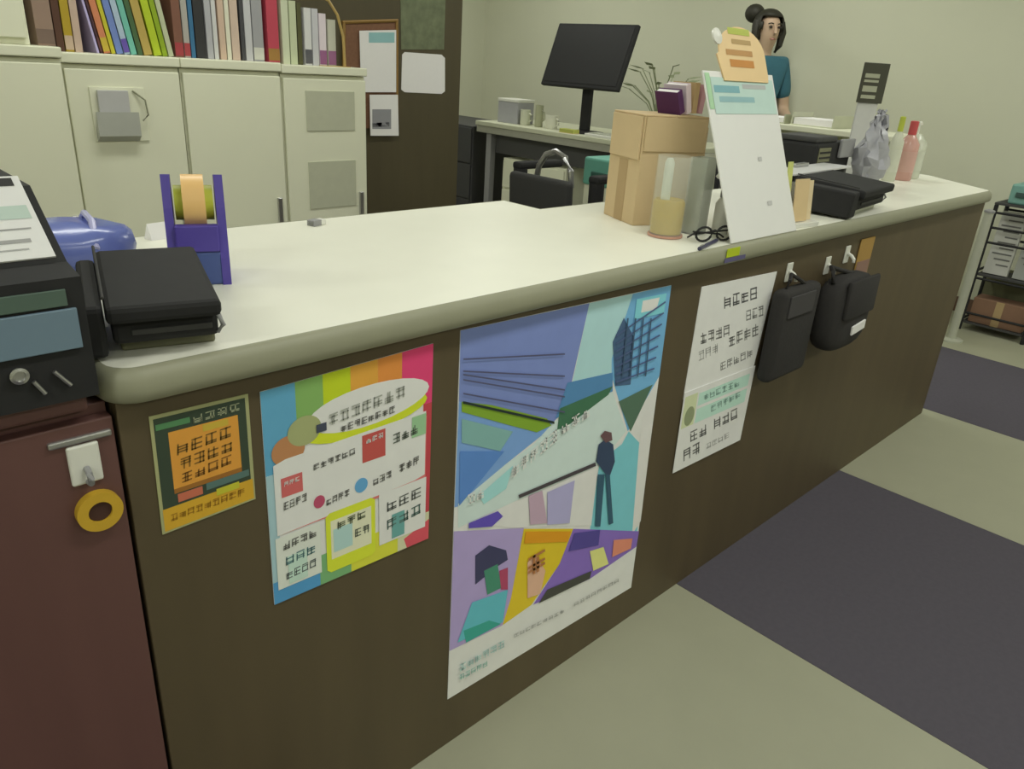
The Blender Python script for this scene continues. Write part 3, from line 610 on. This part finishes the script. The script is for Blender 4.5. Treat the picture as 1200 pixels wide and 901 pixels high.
for a, b, leanb, hh, col, band, wd in BOOKS:
    top = 1.185 if b < 332 else 1.18
    yf = 3.06
    A, B = P(a, 60+a*.035, 1, yf), P(b, 60+b*.035, 1, yf)
    wdt = (B.x-A.x)*(.975 if leanb else 1)-.0012; c = (A.x+B.x)/2
    top = 1.20 if c < .808 else top
    rad = leanb
    # leaning about the lower corner so the base still touches the shelf
    t = thing('book', '%s book in the row on the steel cabinets' % wd, 'book', (c, yf, top+.0005), 0, 'books standing on the cabinets')
    pv = T(-wdt/2, 0, 0) if rad < 0 else T(wdt/2, 0, 0)
    M_ = pv @ RY(rad) @ pv.inverted()
    q = wdt/2; cv = MB()
    cv.box((-q, 0, 0), (-q+.0015, .17, hh), None, 0, M_).box((q-.0015, 0, 0), (q, .17, hh), None, 0, M_).box((-q, -.0015, 0), (q, 0, hh), None, 0, M_)
    cv.build('cover', cm(col), t)
    MB().box((-q+.0017, .0005, .003), (q-.0017, .166, hh-.004), None, 0, M_).build('pages', mat('book_pages', (220, 214, 190), .9), t)
    if band: MB().box((-q, -.0025, .006), (q, -.0016, .05 if hh > .25 else .06), None, 0, M_).build('spine_band', cm(band), t)
t = thing('bookend', 'cream curved wire bookend at the end of the row of books', 'bookend', (1.93, 3.046, 1.18))
MB().tube([(-.12, 0, .27), (-.07, 0, .25), (-.03, 0, .20), (-.005, 0, .12), (0, 0, .03), (0, 0, .004)], .006).build('wire', mat('gold_wire', (186, 158, 96), .4), t, True)
bx('foot_plate', (-.12, -.03, .0), (.01, .008, .003), mat('gold_wire', (0, 0, 0)), t, 0)

# ------------------------------------------------------------------ dark partition with notices
PB = mat('dark_brown_partition', (80, 72, 50), .55, .16, 5, .1, stretch=(3, 3, .4))
part = tag(bx('wall_middle', (.2, 3.405, 0), (2.885, 3.45, 2.1), PB, None, .003), kind='structure')
def pinned(name, label, cat, px, m_, th=.003, y=3.405, extra=()):
    pts = [P(x, yy, 1, y) for x, yy in px]; c = sum(pts, Vector())/len(pts); c.y = y
    t = thing(name, label, cat, c)
    MB().poly([p-c for p in pts], (0, -th, 0)).build('sheet', m_, t)
    for nm, rgb, pl_ in extra:
        mb = MB(); mb.face([P(x, yy, 1, y)-c+Vector((0, -th-.0006, 0)) for x, yy in pl_], cm(rgb)); mb.build(nm, None, t)
    return t, c
frm = mat('wood_frame', (150, 116, 58), .5)
t, c = pinned('cork_board', 'small pin board with an ochre wooden frame on the dark partition', 'board', [(401, 26), (466, 24), (466, 150), (401, 150)], mat('cork', (128, 92, 70), .9, .2, 80), .008)
for a, b in (((401, 26), (466, 24)), ((403, 26), (403, 150)), ((465, 24), (465, 150))):
    pa, pb = P(*a, 1, 3.396)-c, P(*b, 1, 3.396)-c
    MB().tube([pa, pb], .008, n=6).build('frame_rail', frm, t)
pinned('notice_sheet', 'white notice sheet with a blue top strip on the pin board', 'notice', [(421, 36), (464, 35), (464, 108), (423, 108)], WHITE, .002, 3.39, [('top_strip', (150, 196, 200), [(432, 38), (462, 38), (462, 50), (432, 50)])])
pinned('notice_sheet', 'white notice sheet with grey print hanging below the pin board', 'notice', [(433, 111), (466, 111), (467, 159), (434, 159)], WHITE, .002, 3.386, [('print', (150, 150, 156), [(436, 128), (458, 128), (458, 151), (436, 151)]), ('print_line', (90, 90, 94), [(436, 144), (456, 143), (456, 148), (436, 149)])])
t, c = pinned('photo_print', 'dim grey green photograph pinned on the dark partition', 'photograph', [(469, -6), (522, -6), (520, 58), (470, 58)], mat('photo_grey_green', (112, 120, 92), .5, .55, 22), .002)
pinned('rounded_card', 'white rounded card below the grey green photograph', 'card', [(471, 64), (474, 61), (517, 64), (521, 68), (521, 107), (517, 110), (474, 108), (470, 105)], WHITE, .003)

# ------------------------------------------------------------------ desk with monitor
DZ = .845; DX = 3.78
DSK = mat('pale_desk_top', (200, 202, 178), .5, .04)
t = thing('work_desk', 'pale work desk with a metal leg carrying the monitor', 'desk', (DX+.35, 3.5, 0))
bx('desktop', (-.35, -.95, DZ-.03), (.35, .78, DZ), DSK, t, .004)
bx('edge_rail', (-.345, -.94, DZ-.075), (-.325, .77, DZ-.031), mat('desk_rail', (160, 160, 146), .5), t, .002)
for lx, ly in ((-.30, .66), (-.30, -.9), (.30, .72), (.30, -.9)): bx('leg', (lx-.025, ly-.025, 0), (lx+.025, ly+.025, DZ-.03), GREYP, t, .004)
bx('modesty_panel', (-.29, -.86, .64), (-.27, .62, DZ-.04), mat('charcoal_panel', (70, 70, 70), .6), t, .002)
SCR = mat('monitor_screen', (46, 46, 47), .5, .05, spec=.2)
t = thing('computer_monitor', 'black flat monitor tilted back on the pale desk', 'monitor', (3.95, 3.41, DZ))
Mt = T(-.075, .02, .275) @ RY(math.radians(20))
MB().box((0, -.325, 0), (.03, .325, .40), None, .006, Mt).build('casing', BLACK, t)
MB().box((-.002, -.305, .025), (-.0003, .305, .385), None, 0, Mt).build('screen', SCR, t)
MB().box((.03, -.2, .06), (.05, .2, .30), None, .01, Mt).build('back_cover', BLACK, t)
MB().box((.0, -.03, .015), (.035, .04, .36), None, .006).build('neck', BLACK, t)
MB().lathe([(.13, 0), (.13, .008), (.04, .016)], m=None, c=(.02, .01, 0)).build('foot', BLACK, t, True)
t = thing('keyboard', 'low cream keyboard in front of the black monitor', 'keyboard', (3.85, 3.06, DZ))
bx('body', (-.06, -.2, 0), (.06, .2, .018), WHITEP, t, .003)
for r in range(4):
    for k in range(10): bx('key', (-.045+r*.024, -.185+k*.037, .018), (-.026+r*.024, -.153+k*.037, .024), mat('key_grey', (180, 182, 168), .5), t, 0)
t = thing('mouse', 'pale computer mouse beside the keyboard', 'mouse', (3.86, 2.78, DZ))
MB().blob((0, 0, .016), (.05, .03, .016), None, 2.4).build('shell', WHITEP, t, True); MB().lathe([(.005, -.003), (.005, .003)], m=None, M=T(-.025, 0, .03) @ RX(math.pi/2)).build('wheel', BLACK2, t)
t = thing('desk_box', 'small grey and white box at the far desk corner', 'box', (3.98, 4.08, DZ))
bx('body', (-.08, -.10, 0), (.08, .10, .14), mat('lavender_grey', (168, 168, 174), .6), t, .003); bx('lid', (-.083, -.103, .14), (.083, .103, .16), WHITEP, t, .003)
for (yy, r, hh, col, lb) in ((3.93, .035, .10, (214, 216, 196), 'cream mug standing beside the grey box on the desk'), (3.80, .028, .14, (176, 178, 150), 'tall sage tumbler between the mugs on the desk'), (3.68, .04, .085, (226, 226, 210), 'wide white mug standing near the monitor')):
    tt = thing('mug', lb, 'mug', (3.93, yy, DZ))
    mm = mat('mug%d' % int(yy*100), col, .4)
    MB().lathe([(r*.9, 0), (r, .006), (r, hh), (r*.86, hh), (r*.82, .01), (.001, .008)], m=None).build('cup', mm, tt, True)
    MB().tube([(0, -r*.95, hh*.8), (0, -r*1.7, hh*.7), (0, -r*1.7, hh*.35), (0, -r*.95, hh*.22)], .005).build('handle', mm, tt, True)
t = thing('note_pad', 'lime green note pad in front of the monitor foot', 'note pad', (3.825, 3.42, DZ))
bx('pad', (-.03, -.06, 0), (.03, .06, .025), cm((176, 180, 90)), t, .001); bx('backing', (-.032, -.062, 0), (.032, .062, .003), CARD, t, 0)
t = thing('desk_lamp', 'small white desk lamp at the far end by the partition', 'lamp', (4.02, 4.24, DZ))
MB().lathe([(.035, 0), (.035, .012), (.008, .018)], m=None).build('base', WHITEP, t, True); MB().tube([(0, 0, .015), (0, .0, .08), (0, -.0, .12)], .006).build('stem', WHITEP, t, True); MB().lathe([(.018, .0), (.036, .05), (.03, .052), (.012, .004)], m=None, c=(0, 0, .09)).build('shade', WHITEP, t, True)
t = thing('potted_plant', 'thin-leaved plant in a pale pot right of the monitor', 'plant', (4.08, 2.93, DZ))
MB().lathe([(.045, 0), (.06, .11), (.064, .11), (.064, .12), (.056, .12), (.05, .10), (.001, .1)], m=None).build('pot', mat('pale_pot', (190, 192, 172), .5), t, True)
LEAF = mat('dull_green_leaf', (128, 136, 104), .6, .2)
for k in range(22):
    a = k*2.4; L = .15+.20*((k*37) % 10)/10; s = .10+.14*((k*53) % 10)/10
    pts = [Vector((0, 0, .1)), Vector((math.cos(a)*s*.4, math.sin(a)*s*.4, .1+L*.6)), Vector((math.cos(a)*s, math.sin(a)*s, .1+L))]
    MB().tube(pts, .003, n=5).build('stem', LEAF, t, True)
    d = Vector((math.cos(a), math.sin(a), .2)).normalized(); sd = Vector((-math.sin(a), math.cos(a), .2))*.02; p = pts[-1]
    MB().poly([p-d*.01, p+d*.03+sd, p+d*.08, p+d*.03-sd], (0, 0, .001)).build('leaf', LEAF, t)
t = thing('filing_pedestal', 'dark grey filing pedestal at the far end of the pale desk', 'pedestal', (4.1, 4.62, 0))
DG = mat('dark_grey_steel', (66, 66, 68), .6, .06)
bx('body', (-.3, -.3, 0), (.3, .6, .80), DG, t, .006)
for k in range(3): d_ = bx('drawer', (-.312, -.29, .03+k*.255), (-.301, .59, .275+k*.255), DG, t, .003); bx('pull', (-.32, -.05, .2+k*.255), (-.312, .2, .215+k*.255), SILVER, d_, .001)
t = thing('storage_bin', 'pale storage bin with a teal lid between the chair and the desk', 'bin', (3.36, 2.665, 0))
MB().poly([(-.10, -.105, 0), (.10, -.105, 0), (.10, .105, 0), (-.10, .105, 0)], (0, 0, .655)).build('body', STEEL, t)
bx('lid', (-.11, -.115, .655), (.11, .115, .80), mat('teal_plastic', (110, 176, 160), .5), t, .012)
bx('handle', (-.122, -.05, .70), (-.11, .05, .73), mat('dark_teal', (54, 96, 86), .5), t, .004)
t = thing('steel_drawers', 'pale drawer unit under the desk behind the office chair', 'drawers', (3.98, 3.72, 0))
bx('body', (-.15, -.30, 0), (.15, .30, .62), STEEL, t, .004)
for k in range(3): d_ = bx('drawer', (-.162, -.29, .02+k*.2), (-.151, .29, .205+k*.2), STEEL, t, .003); bx('pull', (-.172, -.06, .11+k*.2), (-.162, .06, .125+k*.2), SILVER, d_, .001)

# black office chair between the counter and the desk
t = thing('office_chair', 'black office chair with armrests and a silver arc over the backrest', 'chair', (2.82, 2.42, 0), math.radians(90))
CH = mat('chair_mesh', (52, 52, 52), .8, .15, 90)
bx('seat', (-.23, -.23, .42), (.23, .23, .50), CH, t, .03)
mb = MB(); mb.box((-.19, .20, .50), (.19, .25, .80), None, .024, RX(math.radians(-4)), 3); mb.build('backrest', CH, t, True)
MB().tube([(-.11, .19, .74), (-.10, .19, .81), (-.06, .19, .865), (0, .19, .885), (.06, .19, .865), (.10, .19, .81), (.11, .19, .74)], .014).build('back_arc', SILVER, t, True)
for sx in (-1, 1):
    o = bx('armrest', (sx*.24-.03, -.10, .775), (sx*.24+.03, .20, .81), BLACK, t, .012)
    MB().tube([(sx*.20, .12, .45), (sx*.24, .16, .52), (sx*.24, .17, .78)], .034).build('arm_post', BLACK, t, True)
MB().lathe([(.03, .10), (.03, .42)], m=None).build('column', SILVER, t, True)
for k in range(5):
    a = 2*math.pi*k/5; MB().tube([(0, 0, .12), (.28*math.cos(a), .28*math.sin(a), .075)], [.028, .016]).build('base_leg', BLACK, t, True)
    MB().lathe([(.028, -.012), (.028, .012)], m=None, M=T(.28*math.cos(a), .28*math.sin(a), .03) @ RZ(a) @ RX(math.pi/2)).build('caster', BLACK2, t, True)
bx('white_tag', (.105, .170, .62), (.135, .184, .72), WHITEP, t, .002)

# low shelf in front of the person
t = thing('low_shelf', 'cream low shelf standing in front of the right wall', 'shelf', (4.32, 1.95, 0))
bx('top_board', (-.17, -.43, .99), (.2, .43, 1.02), STEEL, t, .004)
for yy in (-.42, 0, .40): bx('upright', (-.16, yy, 0), (.19, yy+.02, .99), STEEL, t, .002)
for zz in (.05, .38, .68): bx('shelf_board', (-.16, -.41, zz), (.19, .40, zz+.02), STEEL, t, .001)
bx('back_board', (.19, -.42, 0), (.2, .42, .99), STEEL, t, 0)
for k, (yy, hh, col, lb) in enumerate(((.30, .05, (186, 188, 166), 'flat sage paper tray on the low cream shelf'), (.02, .065, (200, 202, 180), 'cream paper tray with sheets on the low shelf'))):
    tt = thing('paper_tray', lb, 'tray', (4.32, 1.98+yy, 1.02))
    mm = mat('tray%d' % k, col, .5)
    bx('base', (-.12, -.12, 0), (.12, .12, .006), mm, tt, 0)
    for sy in (-.12, .115): bx('side', (-.12, sy, .006), (.12, sy+.005, hh), mm, tt, 0)
    bx('papers', (-.11, -.11, .006), (.11, .11, hh*.6), WHITE, tt, 0)

# ------------------------------------------------------------------ the person
def skin_mesh(name, verts, edges, radii, m_, parent, sub=2, root=0):
    me = bpy.data.meshes.new(name); me.from_pydata([Vector(v) for v in verts], edges, [])
    o = bpy.data.objects.new(name, me); COL.objects.link(o)
    sk = o.modifiers.new('skin', 'SKIN'); sk.use_smooth_shade = True
    for i, r in enumerate(radii):
        sv = me.skin_vertices[0].data[i]; sv.radius = (r, r) if not isinstance(r, tuple) else r
        sv.use_root = (i == root)
    sb = o.modifiers.new('sub', 'SUBSURF'); sb.levels = sub; sb.render_levels = sub
    dg = bpy.context.evaluated_depsgraph_get(); ev = o.evaluated_get(dg)
    m2 = bpy.data.meshes.new_from_object(ev); bpy.data.objects.remove(o); m2.name = name
    m2.materials.clear(); m2.materials.append(m_)
    for p in m2.polygons: p.use_smooth = True
    n = bpy.data.objects.new(name, m2); return link(n, parent)
SKIN = mat('skin', (206, 176, 150), .55, .05, 20); HAIR = mat('dark_hair', (46, 44, 34), .6, .3, 60, stretch=(1, 1, .2))
SHIRT = mat('teal_shirt', (60, 110, 128), .8, .1, 40); PANTS = mat('dark_trousers', (60, 60, 66), .85)
pt = thing('person', 'standing person in a teal top with dark hair, head bent down', 'person', (4.85, 2.745, 0), math.radians(-34))
pt.scale = (1.03,)*3
# local frame: faces -Y (towards the counter)
V, E, Rr = [], [], []
def addv(v, r, to=None):
    V.append(v); Rr.append(r)
    if to is not None: E.append((to, len(V)-1))
    return len(V)-1
pel = addv((0, 0, .84), (.12, .09)); wai = addv((0, .0, 1.0), (.10, .075), pel); che = addv((0, -.01, 1.205), (.125, .085), wai); nb = addv((0, -.02, 1.335), (.07, .06), che)
nk = addv((0, -.035, 1.37), .045, nb); hd = addv((0, -.055, 1.44), (.062, .075), nk); hd2 = addv((0, -.055, 1.51), (.07, .085), hd); crown = addv((0, -.04, 1.57), (.045, .055), hd2)
for s in (-1, 1):
    hip = addv((s*.085, 0, .80), .085, pel); kn = addv((s*.09, -.01, .45), .055, hip); an = addv((s*.09, .02, .085), .036, kn); ft = addv((s*.095, -.06, .038), .034, an); te = addv((s*.10, -.14, .026), .026, ft)
    sh = addv((s*.155, -.01, 1.30), .05, che); el = addv((s*.21, -.02, 1.02), .04, sh); wr = addv((s*.16, -.21, .98), .027, el); pm = addv((s*.145, -.27, .975), (.034, .016), wr)
    for k, (dx, L) in enumerate(((-.027, .055), (-.009, .068), (.009, .064), (.026, .05))):
        a = addv((s*.145+dx, -.305, .975), .0088, pm); b = addv((s*.145+dx, -.305-L*.5, .968), .008, a); addv((s*.145+dx*.9, -.305-L, .95), .007, b)
    th = addv((s*.145-s*.038, -.262, .968), .010, pm); addv((s*.145-s*.05, -.295, .955), .008, th)
body = skin_mesh('body', V, E, Rr, SKIN, pt, 2, pel)
# face
for s in (-1, 1):
    MB().blob((s*.028, -.128, 1.497), (.012, .006, .007), None, 2, 10, 6).build('eye', mat('eye_dark', (52, 44, 40), .3), pt, True)
    MB().tube([(s*.014, -.133, 1.514), (s*.03, -.133, 1.518), (s*.044, -.122, 1.513)], .0035, n=6).build('eyebrow', HAIR, pt, True)
    MB().blob((s*.071, -.045, 1.485), (.010, .016, .028), None, 2, 10, 8).build('ear', SKIN, pt, True)
MB().tube([(0, -.13, 1.505), (0, -.142, 1.48), (0, -.146, 1.466), (0, -.132, 1.456)], [.005, .008, .010, .007], n=8).build('nose', SKIN, pt, True)
MB().tube([(-.02, -.122, 1.432), (0, -.13, 1.431), (.02, -.122, 1.432)], [.003, .006, .003], n=6).build('mouth', mat('lips', (170, 110, 100), .5), pt, True)
hb = MB(); hb.blob((0, -.035, 1.505), (.092, .105, .098), None, 2.1, 28, 16)
dele = [v for v in hb.bm.verts if v.co.y < -.075 and v.co.z < 1.555 and abs(v.co.x) < .07]
bmesh.ops.delete(hb.bm, geom=dele, context='VERTS'); hair = hb.build('hair', HAIR, pt, True)
sm = hair.modifiers.new('th', 'SOLIDIFY'); sm.thickness = .012
MB().blob((-.055, .06, 1.575), (.06, .06, .055), None, 2, 18, 10).build('hair_bun', HAIR, pt, True)
for s in (-1, 1): MB().tube([(s*.082, -.045, 1.53), (s*.09, -.06, 1.47), (s*.084, -.055, 1.40), (s*.07, -.04, 1.36)], [.02, .024, .02, .008]).build('hair_lock', HAIR, pt, True)
V, E, Rr = [], [], []
a = addv((0, 0, .84), (.15, .115)); b = addv((0, 0, 1.0), (.125, .10), a); c = addv((0, -.01, 1.205), (.14, .11), b); d = addv((0, -.02, 1.335), (.08, .075), c)
for s in (-1, 1):
    q = addv((s*.155, -.01, 1.295), .062, c); r = addv((s*.195, -.02, 1.08), .056, q)
skin_mesh('top', V, E, Rr, SHIRT, pt, 2, 0)
V, E, Rr = [], [], []
a = addv((0, 0, .86), (.135, .105))
for s in (-1, 1):
    q = addv((s*.085, 0, .78), .10, a); r = addv((s*.09, -.01, .45), .075, q); addv((s*.09, .01, .10), .06, r)
skin_mesh('trousers', V, E, Rr, PANTS, pt, 2, 0)
for s in (-1, 1):
    MB().blob((s*.095, -.05, .035), (.045, .12, .035), None, 2.6, 16, 8).build('shoe', BLACK, pt, True)

# ------------------------------------------------------------------ rack and post by the right wall
t = thing('magazine_rack', 'black wire rack with leaflets and a brown box by the right wall', 'rack', (4.85, .985, 0))
rk = .16
for lx, ly in ((-.09, rk), (-.09, -rk), (.13, rk), (.13, -rk)): MB().tube([(lx, ly, 0), (lx, ly, .70)], .011, n=8).build('upright', BLACK, t, True)
for zz in (.10, .30, .50, .58, .66):
    MB().tube([(-.09, rk, zz), (-.09, -rk, zz)], .007, n=6).build('rail', BLACK, t, True); MB().tube([(.13, rk, zz), (.13, -rk, zz)], .007, n=6).build('rail', BLACK, t, True)
for zz in (.06, .34):
    for s in (rk, -rk): MB().tube([(-.09, s, zz), (.13, s, zz)], .007, n=6).build('rail', BLACK, t, True)
bx('shelf', (-.09, -rk+.005, .315), (.13, rk-.005, .325), BLACK2, t, 0); bx('shelf', (-.09, -rk+.005, .04), (.13, rk-.005, .05), BLACK2, t, 0)
bx('back_panel', (.118, -rk+.01, .06), (.126, rk-.01, .34), mat('olive_back', (110, 110, 84), .7), t, 0)
tt = thing('carton', 'brown carton on the bottom shelf of the black rack', 'carton', (4.84, .985, .051))
bx('body', (-.06, -.135, 0), (.07, .135, .14), mat('brown_carton', (136, 104, 84), .8), tt, .003); bx('tape', (-.061, -.02, .0), (-.0602, .02, .14), CARDD, tt, 0)
for k, (yy, col, lb) in enumerate(((.085, (196, 196, 190), 'pale grey leaflet stack leaning in the black rack'), (-.06, (170, 172, 168), 'darker grey leaflet stack leaning in the black rack'))):
    tt = thing('leaflet_stack', lb, 'leaflets', (4.83, .985+yy, .326))
    MB().box((-.03, -.065, 0), (.0, .055, .34), None, .001, RY(.12)).build('leaflets', cm(col), tt)
    mb = MB()
    for r in range(9): mb.box((-.0312, -.055, .05+r*.03), (-.0303, -.055+.06+.045*((r*7) % 5)/5, .058+r*.03), cm((110, 110, 108)), 0, RY(.12))
    mb.build('printed_lines', None, tt)['kind'] = 'stuff'
tt = thing('teal_case', 'small teal case lying on top of the leaflet rack', 'case', (4.86, .985, .702))
bx('shelf_tray', (-.11, -.17, .0), (.14, .17, .012), BLACK2, tt, .002)
bx('body', (-.09, -.02, .012), (.10, .12, .115), mat('teal_case', (122, 168, 160), .5), tt, .01); bx('latch', (-.098, .0, .05), (-.09, .09, .075), mat('dark_teal2', (60, 84, 80), .5), tt, .002)
t = thing('metal_post', 'slim pale metal post with a foot beyond the counter end', 'post', (4.48, 1.10, 0))
MB().tube([(0, 0, .012), (0, 0, .69)], .022, n=14).build('pole', mat('pale_metal', (186, 188, 172), .4), t, True)
MB().lathe([(.06, 0), (.06, .01), (.024, .016)], m=None).build('foot', mat('pale_metal', (0, 0, 0)), t, True)
MB().lathe([(.025, .69), (.025, .70), (.01, .706)], m=None).build('cap', GREYP, t, True)
